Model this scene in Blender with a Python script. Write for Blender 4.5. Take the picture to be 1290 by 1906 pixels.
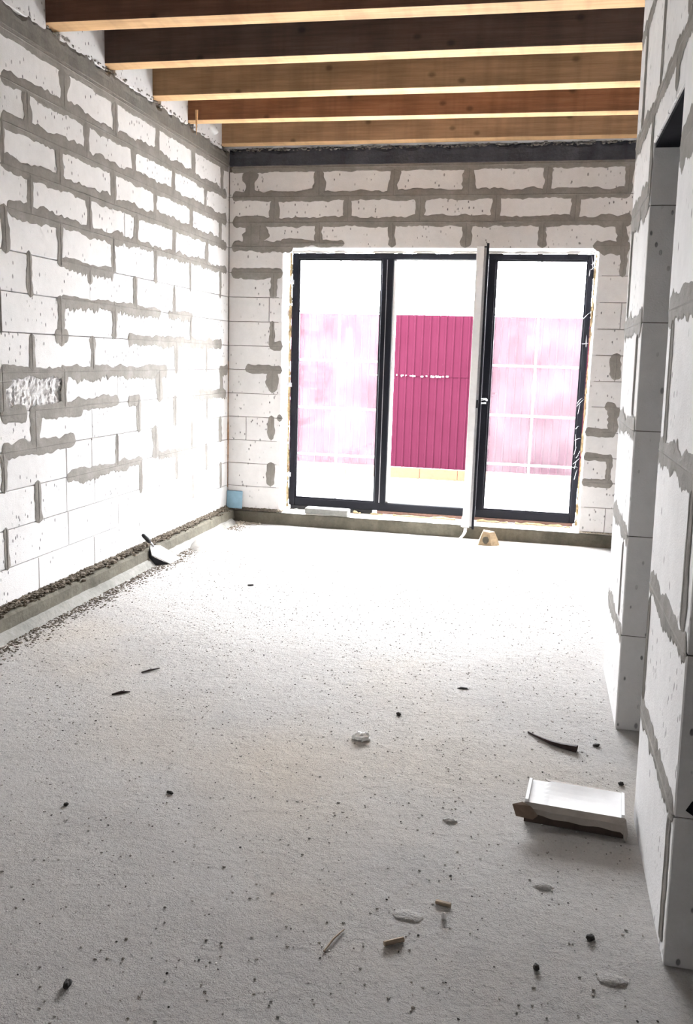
import bpy, math, random
from mathutils import Vector, Matrix
for o in list(bpy.data.objects):
    bpy.data.objects.remove(o)
random.seed(7)
S = bpy.context.scene
COL = S.collection

# ------------------------------------------------------------------ camera
cam_data = bpy.data.cameras.new('camera')
cam = bpy.data.objects.new('camera', cam_data)
COL.objects.link(cam)
YAW, PITCH, ROLL = 0.21310, 0.17402, 0.02953
fw = Vector((-math.sin(YAW) * math.cos(PITCH), math.cos(YAW) * math.cos(PITCH), -math.sin(PITCH)))
r0 = Vector((math.cos(YAW), math.sin(YAW), 0))
u0 = r0.cross(fw)
rt = r0 * math.cos(ROLL) + u0 * math.sin(ROLL)
up = -r0 * math.sin(ROLL) + u0 * math.cos(ROLL)
M = Matrix((rt, up, -fw)).transposed().to_4x4()
M.translation = Vector((2.62354, -7.17393, 1.44007))
cam.matrix_world = M
cam_data.sensor_fit = 'VERTICAL'
cam_data.sensor_height = 36.0
cam_data.lens = 1627.75304 / 1906 * 36.0
cam_data.clip_start = 0.05
S.camera = cam

# ------------------------------------------------------------------ sky, daylight, exposure
SKY = 30.0
world = bpy.data.worlds.new('overcast_sky')
S.world = world
world.use_nodes = True
bg = world.node_tree.nodes['Background']
bg.inputs['Color'].default_value = (0.955, 0.98, 1.0, 1)
bg.inputs['Strength'].default_value = SKY
S.view_settings.view_transform = 'Standard'
S.view_settings.look = 'None'
S.view_settings.exposure = 1.63
S.view_settings.gamma = 1.0
S.view_settings.use_curve_mapping = False


def portal(name, loc, rot, sx, sy):
    l = bpy.data.lights.new(name, 'AREA')
    l.shape = 'RECTANGLE'
    l.size, l.size_y = sx, sy
    l.cycles.is_portal = True
    o = bpy.data.objects.new(name, l)
    COL.objects.link(o)
    o.location, o.rotation_euler = loc, rot


portal('window_daylight', (1.73, 0.32, 1.2), (math.pi / 2 + math.pi, 0, 0), 2.5, 2.2)
portal('added_side_fill', (-.34, -4.35, 1.65), (0, -math.pi / 2, 0), .4, .3)  # unseen opening, added to brighten the near right wall and foreground

# ------------------------------------------------------------------ materials
def nt(name):
    m = bpy.data.materials.new(name)
    m.use_nodes = True
    return m, m.node_tree.nodes, m.node_tree.links, m.node_tree.nodes['Principled BSDF']


def geo_pos(N):
    return N.new('ShaderNodeNewGeometry').outputs['Position']


def noise(N, L, vec, scale, detail=4, rough=.6, stretch=None):
    if stretch:
        mp = N.new('ShaderNodeMapping')
        mp.inputs['Scale'].default_value = stretch
        L.new(vec, mp.inputs['Vector'])
        vec = mp.outputs['Vector']
    n = N.new('ShaderNodeTexNoise')
    n.inputs['Scale'].default_value = scale
    n.inputs['Detail'].default_value = detail
    n.inputs['Roughness'].default_value = rough
    L.new(vec, n.inputs['Vector'])
    return n.outputs['Fac']


def ramp(N, L, fac, stops):
    r = N.new('ShaderNodeValToRGB')
    e = r.color_ramp.elements
    while len(e) < len(stops):
        e.new(.5)
    for i, (p, c) in enumerate(stops):
        e[i].position = p
        e[i].color = (*c, 1) if not isinstance(c, (int, float)) else (c, c, c, 1)
    L.new(fac, r.inputs['Fac'])
    return r.outputs['Color']


def mixc(N, L, fac, a, b, mode='MIX'):
    m = N.new('ShaderNodeMix')
    m.data_type = 'RGBA'
    m.blend_type = mode
    for sock, v in ((m.inputs['Factor'], fac), (m.inputs['A'], a), (m.inputs['B'], b)):
        if hasattr(v, 'is_output'):
            L.new(v, sock)
        elif isinstance(v, (int, float)):
            sock.default_value = v
        else:
            sock.default_value = (*v, 1)
    return [s for s in m.outputs if s.type == 'RGBA'][0]


for _t in ('A', 'B'):
    pass


def mix_rgb(N, L, fac, a, b, mode='MIX'):
    m = N.new('ShaderNodeMixRGB')
    m.blend_type = mode
    for sock, v in ((m.inputs[0], fac), (m.inputs[1], a), (m.inputs[2], b)):
        if hasattr(v, 'is_output'):
            L.new(v, sock)
        elif isinstance(v, (int, float)):
            sock.default_value = v if sock.type == 'VALUE' else (v, v, v, 1)
        else:
            sock.default_value = (*v, 1)
    return m.outputs[0]


def bump(N, L, B, hs, dist=.003, strength=1.0):
    prev = None
    for h, d in hs:
        b = N.new('ShaderNodeBump')
        b.inputs['Strength'].default_value = strength
        b.inputs['Distance'].default_value = d
        L.new(h, b.inputs['Height'])
        if prev:
            L.new(prev, b.inputs['Normal'])
        prev = b.outputs['Normal']
    L.new(prev, B.inputs['Normal'])


def simple(name, col, rough=.7, var=.15, scale=30, bd=.001, metallic=0, stretch=None, spec=.3):
    m, N, L, B = nt(name)
    p = geo_pos(N)
    n = noise(N, L, p, scale, 5, .6, stretch)
    c = ramp(N, L, n, [(.3, tuple(x * (1 - var) for x in col)), (.7, tuple(min(1, x * (1 + var)) for x in col))])
    L.new(c, B.inputs['Base Color'])
    B.inputs['Roughness'].default_value = rough
    B.inputs['Metallic'].default_value = metallic
    B.inputs['Specular IOR Level'].default_value = spec
    if bd:
        bump(N, L, B, [(n, bd)])
    return m


def make_aac(name, tint=(1, 1, 1), specks=True):
    m, N, L, B = nt(name)
    p = geo_pos(N)
    big = noise(N, L, p, 1.7, 4, .6)
    mid = noise(N, L, p, 14, 5, .7)
    base = ramp(N, L, big, [(.3, (.68 * tint[0], .668 * tint[1], .66 * tint[2])), (.7, (.78 * tint[0], .77 * tint[1], .762 * tint[2]))])
    base = mix_rgb(N, L, .35, base, ramp(N, L, mid, [(.3, .72), (.7, 1.0)]), 'MULTIPLY')
    # each block has a slightly different tone
    oi = N.new('ShaderNodeObjectInfo')
    base = mix_rgb(N, L, 1.0, base, ramp(N, L, oi.outputs['Random'], [(0, .9), (1, 1.0)]), 'MULTIPLY')
    hs = [(noise(N, L, p, 160, 3, .6), .0012), (mid, .002)]
    if specks:
        # small pits: dark dots, elongated, gathered in patches
        v = N.new('ShaderNodeTexVoronoi')
        v.inputs['Scale'].default_value = 34
        mp = N.new('ShaderNodeMapping')
        mp.inputs['Scale'].default_value = (1, 1, .55)
        mp.inputs['Rotation'].default_value = (.25, .25, 0)
        L.new(p, mp.inputs['Vector'])
        L.new(mp.outputs['Vector'], v.inputs['Vector'])
        dot = ramp(N, L, v.outputs['Distance'], [(.12, 0), (.20, 1)])
        patch = ramp(N, L, noise(N, L, p, 3.2, 3, .6), [(.48, 1), (.55, 0)])
        dot = mix_rgb(N, L, 1, dot, patch, 'LIGHTEN')
        base = mix_rgb(N, L, .7, base, dot, 'MULTIPLY')
        # larger scattered flecks
        v2 = N.new('ShaderNodeTexVoronoi')
        v2.inputs['Scale'].default_value = 11
        L.new(mp.outputs['Vector'], v2.inputs['Vector'])
        d2 = ramp(N, L, v2.outputs['Distance'], [(.055, 0), (.09, 1)])
        base = mix_rgb(N, L, .6, base, d2, 'MULTIPLY')
        hs.append((dot, .003))
    L.new(base, B.inputs['Base Color'])
    B.inputs['Roughness'].default_value = .95
    B.inputs['Specular IOR Level'].default_value = .15
    bump(N, L, B, hs)
    return m


def make_mortar():
    m, N, L, B = nt('mortar')
    p = geo_pos(N)
    a = noise(N, L, p, 9, 5, .65)
    b = noise(N, L, p, 70, 4, .6)
    c = ramp(N, L, a, [(.25, (.185, .172, .155)), (.55, (.245, .23, .21)), (.8, (.31, .295, .275))])
    c = mix_rgb(N, L, .4, c, ramp(N, L, b, [(.3, .75), (.7, 1)]), 'MULTIPLY')
    L.new(c, B.inputs['Base Color'])
    B.inputs['Roughness'].default_value = .93
    B.inputs['Specular IOR Level'].default_value = .15
    bump(N, L, B, [(b, .002), (noise(N, L, p, 260, 2), .0008)])
    return m


def make_floor():
    m, N, L, B = nt('rough_screed')
    p = geo_pos(N)
    big = noise(N, L, p, .9, 5, .6)
    mid = noise(N, L, p, 6, 6, .7)
    fine = noise(N, L, p, 55, 6, .75)
    grain = noise(N, L, p, 210, 3, .7)
    c = ramp(N, L, big, [(.3, (.51, .49, .465)), (.7, (.61, .59, .565))])
    warm = ramp(N, L, noise(N, L, p, .6, 3, .5), [(.52, 0), (.7, 1)])
    c = mix_rgb(N, L, warm, c, (.58, .525, .455))
    c = mix_rgb(N, L, .5, c, ramp(N, L, mid, [(.25, .75), (.7, 1)]), 'MULTIPLY')
    c = mix_rgb(N, L, .5, c, ramp(N, L, fine, [(.3, .6), (.5, 1)]), 'MULTIPLY')
    c = mix_rgb(N, L, .5, c, ramp(N, L, grain, [(.3, .65), (.5, 1)]), 'MULTIPLY')
    # darker crumbs pressed in
    v = N.new('ShaderNodeTexVoronoi')
    v.inputs['Scale'].default_value = 22
    L.new(p, v.inputs['Vector'])
    d = ramp(N, L, v.outputs['Distance'], [(.05, 0), (.11, 1)])
    c = mix_rgb(N, L, .25, c, d, 'MULTIPLY')
    # pale dusted streaks left by a straightedge
    st = noise(N, L, p, 1.1, 5, .6, (1.0, .35, 1))
    c = mix_rgb(N, L, ramp(N, L, st, [(.58, 0), (.75, .45)]), c, (.58, .56, .53))
    L.new(c, B.inputs['Base Color'])
    B.inputs['Roughness'].default_value = .9
    B.inputs['Specular IOR Level'].default_value = .2
    bump(N, L, B, [(big, .03), (mid, .02), (noise(N, L, p, 22, 5, .7), .016), (fine, .010), (grain, .003)])
    return m


def make_concrete(name, ca, cb, streak=True):
    m, N, L, B = nt(name)
    p = geo_pos(N)
    a = noise(N, L, p, 5, 6, .65)
    b = noise(N, L, p, 45, 5, .65)
    c = ramp(N, L, a, [(.3, ca), (.7, cb)])
    c = mix_rgb(N, L, .5, c, ramp(N, L, b, [(.3, .6), (.65, 1)]), 'MULTIPLY')
    if streak:
        s = noise(N, L, p, 14, 4, .6, (1, 1, .12))
        c = mix_rgb(N, L, .4, c, ramp(N, L, s, [(.35, .6), (.6, 1)]), 'MULTIPLY')
    L.new(c, B.inputs['Base Color'])
    B.inputs['Roughness'].default_value = .9
    B.inputs['Specular IOR Level'].default_value = .2
    bump(N, L, B, [(a, .004), (b, .003)])
    return m


def make_wood(name, ca, cb, knots=True):
    m, N, L, B = nt(name)
    tc = N.new('ShaderNodeTexCoord').outputs['Object']
    g = noise(N, L, tc, 5, 6, .7, (.5, 9, 9))
    g2 = noise(N, L, tc, 3, 3, .5, (.35, 2, 2))
    c = ramp(N, L, g, [(.3, ca), (.7, cb)])
    c = mix_rgb(N, L, .6, c, ramp(N, L, g2, [(.35, .6), (.6, 1)]), 'MULTIPLY')
    sawn = noise(N, L, tc, 5, 3, .6, (1.3, .12, .12))   # cross saw marks
    c = mix_rgb(N, L, .4, c, ramp(N, L, sawn, [(.38, .55), (.52, 1)]), 'MULTIPLY')
    if knots:
        v = N.new('ShaderNodeTexVoronoi')
        v.inputs['Scale'].default_value = 3.6
        v.voronoi_dimensions = '2D'
        mp = N.new('ShaderNodeMapping')
        mp.inputs['Rotation'].default_value = (math.pi / 2, 0, 0)
        mp.inputs['Scale'].default_value = (.75, 1, 1)
        L.new(tc, mp.inputs['Vector'])
        L.new(mp.outputs['Vector'], v.inputs['Vector'])
        c = mix_rgb(N, L, .6, c, ramp(N, L, v.outputs['Distance'], [(.03, .2), (.085, 1)]), 'MULTIPLY')
    L.new(c, B.inputs['Base Color'])
    B.inputs['Roughness'].default_value = .75
    B.inputs['Specular IOR Level'].default_value = .25
    bump(N, L, B, [(g, .0015)])
    return m


def make_dusty_glass():
    m, N, L, B = nt('dusty_glass')
    out = N['Material Output']
    p = geo_pos(N)
    haze = noise(N, L, p, 3.5, 6, .7)
    fine = noise(N, L, p, 120, 2, .6)
    f = ramp(N, L, haze, [(.3, .0065), (.7, .0165)])
    f = mix_rgb(N, L, .3, f, ramp(N, L, fine, [(.35, .25), (.65, 1)]), 'MULTIPLY')
    tr = N.new('ShaderNodeBsdfTransparent')
    tr.inputs['Color'].default_value = (.93, .93, .95, 1)
    tl = N.new('ShaderNodeBsdfTranslucent')
    tl.inputs['Color'].default_value = (.97, .95, .98, 1)
    gl = N.new('ShaderNodeBsdfGlossy')
    gl.inputs['Roughness'].default_value = .05
    mx = N.new('ShaderNodeMixShader')
    L.new(f, mx.inputs[0])
    L.new(tr.outputs[0], mx.inputs[1])
    L.new(tl.outputs[0], mx.inputs[2])
    m2 = N.new('ShaderNodeMixShader')
    m2.inputs[0].default_value = .04
    L.new(mx.outputs[0], m2.inputs[1])
    L.new(gl.outputs[0], m2.inputs[2])
    L.new(m2.outputs[0], out.inputs['Surface'])
    return m


def make_fence():
    m, N, L, B = nt('wine_red_sheet_metal')
    p = geo_pos(N)
    a = noise(N, L, p, 2, 4, .6)
    c = ramp(N, L, a, [(.3, (.0125, .0019, .0048)), (.7, (.0145, .0024, .0058))])
    spl = N.new('ShaderNodeTexVoronoi')
    spl.inputs['Scale'].default_value = 9
    L.new(p, spl.inputs['Vector'])
    d = ramp(N, L, spl.outputs['Distance'], [(.03, .6), (.07, 0)])
    c = mix_rgb(N, L, d, c, (.03, .012, .018))
    L.new(c, B.inputs['Base Color'])
    B.inputs['Roughness'].default_value = .95
    B.inputs['Specular IOR Level'].default_value = .02
    return m


def make_tape():
    m, N, L, B = nt('translucent_tape')
    d = N.new('ShaderNodeBsdfDiffuse')
    d.inputs['Color'].default_value = (.8, .8, .8, 1)
    t = N.new('ShaderNodeBsdfTranslucent')
    t.inputs['Color'].default_value = (.85, .85, .85, 1)
    mx = N.new('ShaderNodeMixShader')
    mx.inputs[0].default_value = .3
    L.new(d.outputs[0], mx.inputs[1])
    L.new(t.outputs[0], mx.inputs[2])
    L.new(mx.outputs[0], N['Material Output'].inputs['Surface'])
    return m


MAT = {
    'aac': make_aac('aerated_concrete'),
    'aac_plain': make_aac('aerated_concrete_plain', (1, 1, 1), False),
    'mortar': make_mortar(),
    'joint': simple('joint_mortar', (.13, .12, .105), .95, .2, 40, .001),
    'floor': make_floor(),
    'ring': make_concrete('ring_beam_concrete', (.15, .14, .122), (.24, .225, .20)),
    'ring_dark': make_concrete('bitumen_stained_concrete', (.042, .045, .058), (.095, .098, .112)),
    'kerb': make_concrete('kerb_concrete', (.085, .078, .06), (.17, .155, .12)),
    'fillet': make_concrete('grey_fillet', (.20, .195, .175), (.33, .32, .295), False),
    'sill': make_concrete('pale_screed', (.6, .57, .52), (.75, .72, .68), False),
    'dirt': simple('dry_dirt', (.13, .108, .082), .95, .45, 60, .004),
    'dirt_pale': simple('pale_rubble', (.42, .37, .30), .95, .35, 60, .004),
    'wood_dark': make_wood('dark_brown_timber', (.085, .056, .044), (.155, .11, .088)),
    'wood_red': make_wood('red_brown_timber', (.21, .09, .045), (.38, .18, .098)),
    'wood_tan': make_wood('tan_timber', (.31, .18, .095), (.52, .325, .18)),
    'wood_umber': make_wood('umber_timber', (.12, .06, .038), (.22, .12, .08)),
    'wood_pale': make_wood('pale_timber', (.60, .35, .165), (.78, .52, .28), False),
    'board': make_wood('ceiling_board', (.20, .13, .08), (.32, .22, .14)),
    'frame': simple('anthracite_foil', (.010, .0105, .0145), .5, .12, 60, .0004, spec=.12),
    'pvc': simple('white_pvc', (.80, .80, .80), .4, .05, 20, 0),
    'steel': simple('galvanised_strip', (.42, .42, .43), .35, .12, 60, .0003, .7),
    'chrome': simple('satin_chrome', (.75, .75, .77), .25, .05, 30, 0, 1),
    'black': simple('black_plastic', (.012, .012, .014), .5, .2, 40, .0005),
    'foam': simple('yellow_pu_foam', (.52, .39, .22), .9, .35, 45, .004),
    'foam_rust': simple('rusty_foam_bead', (.30, .17, .085), .9, .5, 30, .004),
    'packer': simple('brown_packing_strip', (.20, .115, .095), .8, .25, 30, .001),
    'glass': make_dusty_glass(),
    'fence': make_fence(),
    'yard': simple('pale_yard_concrete', (.50, .49, .47), .9, .12, 4, .003),
    'brick': simple('orange_footing', (.045, .015, .005), .9, .25, 20, .002),
    'blue': simple('pale_blue_plastic', (.22, .36, .45), .5, .14, 12, .0005),
    'grey_block': simple('pale_grey_block', (.20, .20, .185), .9, .15, 40, .002),
    'stone': simple('ochre_brick_chunk', (.36, .27, .17), .9, .25, 28, .004),
    'card': simple('brown_cardboard', (.15, .105, .075), .85, .2, 18, .001),
    'card_white': simple('white_cardboard', (.93, .93, .93), .7, .05, 14, .0006),
    'card_grey': simple('grey_cardboard', (.29, .255, .225), .8, .14, 20, .001),
    'card_in': simple('dark_cardboard', (.085, .06, .048), .85, .2, 20, .001),
    'bark': simple('dark_bark', (.035, .022, .020), .8, .3, 60, .002),
    'stick': simple('weathered_wood', (.33, .26, .19), .85, .25, 40, .001),
    'paper': simple('white_crumpled_paper', (.85, .84, .82), .8, .08, 40, .002),
    'crumb_dark': simple('dark_crumb', (.045, .04, .036), .9, .3, 80, .002),
    'crumb': simple('grey_crumb', (.33, .31, .28), .95, .3, 80, .002),
    'trowel': simple('mortar_crusted_steel', (.62, .61, .60), .6, .2, 30, .002, .2),
    'mound': simple('pale_mortar', (.36, .345, .32), .95, .12, 14, .004),
    'tape': make_tape(),
    'web': simple('cobweb', (.8, .8, .8), .9, .05, 20, 0),
    'pipe': simple('white_pipe', (.80, .80, .78), .4, .05, 20, 0),
    'near_black': simple('matt_near_black', (.013, .013, .016), .95, .2, 30, .001, spec=.03),
}


# ------------------------------------------------------------------ helpers
def mesh_obj(name, verts, faces, mat, parent=None, smooth=False, mats=None, fmat=None):
    me = bpy.data.meshes.new(name)
    me.from_pydata([tuple(v) for v in verts], [], faces)
    for mm in (mats or [mat]):
        me.materials.append(MAT[mm])
    if fmat:
        for pl, i in zip(me.polygons, fmat):
            pl.material_index = i
    if smooth:
        for pl in me.polygons:
            pl.use_smooth = True
    me.update()
    o = bpy.data.objects.new(name, me)
    COL.objects.link(o)
    if parent:
        o.parent = parent
    return o


def empty(name, loc=(0, 0, 0), rz=0, parent=None):
    o = bpy.data.objects.new(name, None)
    o.empty_display_size = .1
    COL.objects.link(o)
    o.location = loc
    o.rotation_euler = (0, 0, rz)
    if parent:
        o.parent = parent
    return o


def tag(o, label, cat, group=None):
    o['label'] = label
    o['category'] = cat
    if group:
        o['group'] = group
    return o


def structure(o):
    o['kind'] = 'structure'
    return o


def box_vf(x0, x1, y0, y1, z0, z1, b=0.0):
    if b <= 0:
        v = [(x, y, z) for z in (z0, z1) for y in (y0, y1) for x in (x0, x1)]
        f = [(0, 2, 3, 1), (4, 5, 7, 6), (0, 1, 5, 4), (2, 6, 7, 3), (0, 4, 6, 2), (1, 3, 7, 5)]
        return v, f
    # bevelled box: three vertices per corner
    v, idx = [], {}
    for sx in (0, 1):
        for sy in (0, 1):
            for sz in (0, 1):
                x, y, z = (x0, x1)[sx], (y0, y1)[sy], (z0, z1)[sz]
                dx, dy, dz = (b, -b)[sx], (b, -b)[sy], (b, -b)[sz]
                for a, pnt in enumerate(((x, y + dy, z + dz), (x + dx, y, z + dz), (x + dx, y + dy, z))):
                    idx[sx, sy, sz, a] = len(v)
                    v.append(pnt)
    f = []
    for s in (0, 1):
        q = [idx[s, 0, 0, 0], idx[s, 1, 0, 0], idx[s, 1, 1, 0], idx[s, 0, 1, 0]]
        f.append(q if s else q[::-1])
        q = [idx[0, s, 0, 1], idx[0, s, 1, 1], idx[1, s, 1, 1], idx[1, s, 0, 1]]
        f.append(q if s else q[::-1])
        q = [idx[0, 0, s, 2], idx[1, 0, s, 2], idx[1, 1, s, 2], idx[0, 1, s, 2]]
        f.append(q if s else q[::-1])
    for p in (0, 1):
        for q_ in (0, 1):
            e = [idx[0, p, q_, 1], idx[1, p, q_, 1], idx[1, p, q_, 2], idx[0, p, q_, 2]]
            f.append(e if (p == q_) else e[::-1])
            e = [idx[p, 0, q_, 0], idx[p, 0, q_, 2], idx[p, 1, q_, 2], idx[p, 1, q_, 0]]
            f.append(e if (p == q_) else e[::-1])
            e = [idx[p, q_, 0, 0], idx[p, q_, 1, 0], idx[p, q_, 1, 1], idx[p, q_, 0, 1]]
            f.append(e if (p == q_) else e[::-1])
    for sx in (0, 1):
        for sy in (0, 1):
            for sz in (0, 1):
                t = [idx[sx, sy, sz, a] for a in range(3)]
                f.append(t if (sx + sy + sz) % 2 else t[::-1])
    return v, f


def box(name, x0, x1, y0, y1, z0, z1, mat, parent=None, b=0.0):
    v, f = box_vf(x0, x1, y0, y1, z0, z1, b)
    return mesh_obj(name, v, f, mat, parent)


def join(parts):
    V, F = [], []
    for v, f in parts:
        n = len(V)
        V += list(v)
        F += [tuple(i + n for i in q) for q in f]
    return V, F


def tube_vf(pts, rad, n=8):
    pts = [Vector(p) for p in pts]
    rads = rad if isinstance(rad, (list, tuple)) else [rad] * len(pts)
    V, F = [], []
    for i, p in enumerate(pts):
        t = (pts[min(i + 1, len(pts) - 1)] - pts[max(i - 1, 0)]).normalized()
        a = t.cross(Vector((0, 0, 1)))
        if a.length < 1e-3:
            a = Vector((1, 0, 0))
        a.normalize()
        bb = t.cross(a)
        for k in range(n):
            th = 2 * math.pi * k / n
            V.append(p + (a * math.cos(th) + bb * math.sin(th)) * rads[i])
    for i in range(len(pts) - 1):
        for k in range(n):
            F.append((i * n + k, i * n + (k + 1) % n, (i + 1) * n + (k + 1) % n, (i + 1) * n + k))
    F.append(tuple(range(n))[::-1])
    F.append(tuple((len(pts) - 1) * n + k for k in range(n)))
    return V, F


def lump_vf(cx, cy, cz, sx, sy, sz, rng, seg=7, rings=4, jag=.25):
    V, F = [], []
    V.append((cx, cy, cz - sz))
    for r in range(1, rings):
        ph = math.pi * r / rings
        for k in range(seg):
            th = 2 * math.pi * k / seg
            j = 1 + rng.uniform(-jag, jag)
            V.append((cx + sx * j * math.sin(ph) * math.cos(th), cy + sy * j * math.sin(ph) * math.sin(th), cz - sz * j * math.cos(ph)))
    V.append((cx, cy, cz + sz))
    for k in range(seg):
        F.append((0, 1 + (k + 1) % seg, 1 + k))
    for r in range(rings - 2):
        for k in range(seg):
            a = 1 + r * seg + k
            b2 = 1 + r * seg + (k + 1) % seg
            F.append((a, b2, b2 + seg, a + seg))
    t = len(V) - 1
    for k in range(seg):
        F.append((t, 1 + (rings - 2) * seg + k, 1 + (rings - 2) * seg + (k + 1) % seg))
    return V, F


def smooth_noise(seed, step, n):
    r = random.Random(seed)
    ctl = [r.uniform(-1, 1) for _ in range(int(n / step) + 4)]
    out = []
    for i in range(n):
        t = i / step
        k = int(t)
        f = t - k
        f = f * f * (3 - 2 * f)
        out.append(ctl[k] * (1 - f) + ctl[k + 1] * f)
    return out


# wall frames: (u along wall, v up, w out of the wall face) -> world
LEAN = .02


def W_left(u, v, w):
    return (w, u, v)


def W_back(u, v, w):
    return (u, -w, v)


def W_right(u, v, w):
    return (3.004 - LEAN * v - w, u, v)


FLIP = {W_left: False, W_back: False, W_right: True}
ZP = .12          # underside of the first block course
CH = .2           # course height


def put(name, pts, faces, fr, mat, parent, smooth=False):
    if FLIP[fr]:
        faces = [tuple(q)[::-1] for q in faces]
    return mesh_obj(name, [fr(*p) for p in pts], faces, mat, parent, smooth)


def block(fr, u0, u1, v0, v1, parent, depth=.1, gap=.0018, rng=random):
    """one aerated concrete block with softened face edges, set proud or shy by a hair"""
    b = .0035
    u0 += gap
    u1 -= gap
    v0 += gap
    v1 -= gap
    dw = rng.uniform(-.0012, .0012)
    pts = [(u0, v0, -depth), (u1, v0, -depth), (u1, v1, -depth), (u0, v1, -depth),
           (u0, v0, -b), (u1, v0, -b), (u1, v1, -b), (u0, v1, -b)]
    for uu, vv in ((u0 + b, v0 + b), (u1 - b, v0 + b), (u1 - b, v1 - b), (u0 + b, v1 - b)):
        pts.append((uu, vv, dw + rng.uniform(-.0006, .0006)))
    f = [(3, 2, 1, 0), (8, 9, 10, 11)]
    for i in range(4):
        j = (i + 1) % 4
        f.append((i, j, 4 + j, 4 + i))
        f.append((4 + i, 4 + j, 8 + j, 8 + i))
    return put('block', pts, f, fr, 'aac', parent)


SEED = [100]


def smear(fr, a0, a1, c, hi, lo, parent, horizontal=True, teeth=0, mat='mortar', rag=.35, thick=.004, taper=True):
    """mortar dragged over a joint: ragged outline, thin feathered rim, low trowel ridge"""
    SEED[0] += 1
    sd = SEED[0]
    step = .010
    n = max(6, int(abs(a1 - a0) / step))
    n1 = smooth_noise(sd, 9, n + 1)
    n2 = smooth_noise(sd + 5000, 3, n + 1)
    n3 = smooth_noise(sd + 9000, 9, n + 1)
    n4 = smooth_noise(sd + 12000, 2.2, n + 1)
    n5 = smooth_noise(sd + 15000, 5, n + 1)
    rg = random.Random(sd)
    V, F = [], []
    for i in range(n + 1):
        a = a0 + (a1 - a0) * i / n
        e = 1.0
        if taper:
            d = min(i, n - i) * abs(a1 - a0) / n
            e = min(1.0, math.sqrt(max(0.0, d / max(.022, .6 * hi))) * .95 + .05)
        h = hi * e * (1 + rag * (.8 * n1[i] + .45 * n2[i]))
        l = lo * e * (1 + rag * (.8 * n3[i] + .45 * n4[i]))
        if teeth:
            t = (i * step / .045) % 1.0
            l += teeth * e * (1 - t) * (.55 + .45 * n5[i])
        r = thick * e
        rows = [(-l, .0006), (-l * .82, r * .6), (-l * .4, r * (.9 + .3 * n2[i])), (-.004, r * (1 + .2 * n1[i])), (.0, r * 1.55), (.004, r * (1 + .2 * n1[i])),
                (h * .45, r * (.9 + .3 * n4[i])), (h * .84, r * .6), (h, .0006)]
        for q, w in rows:
            V.append((a, c + q, w) if horizontal else (c + q, a, w))
    m = 9
    for i in range(n):
        for k in range(m - 1):
            q = (i * m + k, (i + 1) * m + k, (i + 1) * m + k + 1, i * m + k + 1)
            if not horizontal:
                q = q[::-1]
            if a1 < a0:
                q = q[::-1]
            F.append(q)
    return put('mortar_smear', V, F, fr, mat, parent)


def zc(k):
    return ZP + CH * k

# ------------------------------------------------------------------ floor, ceiling, shell
structure(box('floor', -.25, 5.6, -9.6, .02, -.25, 0, 'floor'))
FLOOR = bpy.data.objects['floor']
ceil = structure(empty('ceiling'))
for i in range(17):
    y1 = .3 - i * .6
    box('ceiling_board', -.3, 5.6, y1 - .597, y1, 3.345, 3.375, 'board', ceil)

wl = structure(box('wall_left', -.32, -.034, -4.1, .0, 0, 2.96, 'joint'))
mesh_obj('plain_wall', *join([box_vf(-.32, 0, -9.9, -4.50, 0, 3.4), box_vf(-.32, 0, -4.20, -4.1, 0, 3.4),
                              box_vf(-.32, 0, -4.50, -4.20, 0, 1.45), box_vf(-.32, 0, -4.50, -4.20, 1.85, 3.4)]), 'aac_plain', wl)  # the gap is an added opening out of view, for fill light
wb = structure(mesh_obj('wall_back', *join([
    box_vf(0, .468, .006, .28, 0, 2.96), box_vf(2.992, 5.6, .006, .28, 0, 2.96), box_vf(.468, 2.992, .006, .28, 2.326, 2.96),
    box_vf(.468, 2.992, .012, .28, 0, .09)]), 'joint'))
box('plain_wall', -.32, -.21, -4.1, .0, 2.96, 3.4, 'aac_plain', wl)
box('plain_wall', -.32, -.0, .0, .28, 0, 3.4, 'aac_plain', wb)
box('plain_wall', 0, 5.6, .205, .28, 2.96, 3.1, 'aac_plain', wb)
box('plain_wall', 3.6, 5.6, 0.0, .005, .0, 2.96, 'aac_plain', wb)
box('plain_wall', 0, 5.6, .0, .28, 3.10, 3.345, 'aac_plain', wb)
# window reveals are the cut block ends: white, a little uneven
box('reveal_block', .44, .474, .002, .279, .115, 2.318, 'aac_plain', wb, .003)
box('reveal_block', 2.986, 3.02, .002, .279, .115, 2.318, 'aac_plain', wb, .003)
box('reveal_block', .474, 2.986, .002, .279, 2.319, 2.34, 'aac_plain', wb, .002)

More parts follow.
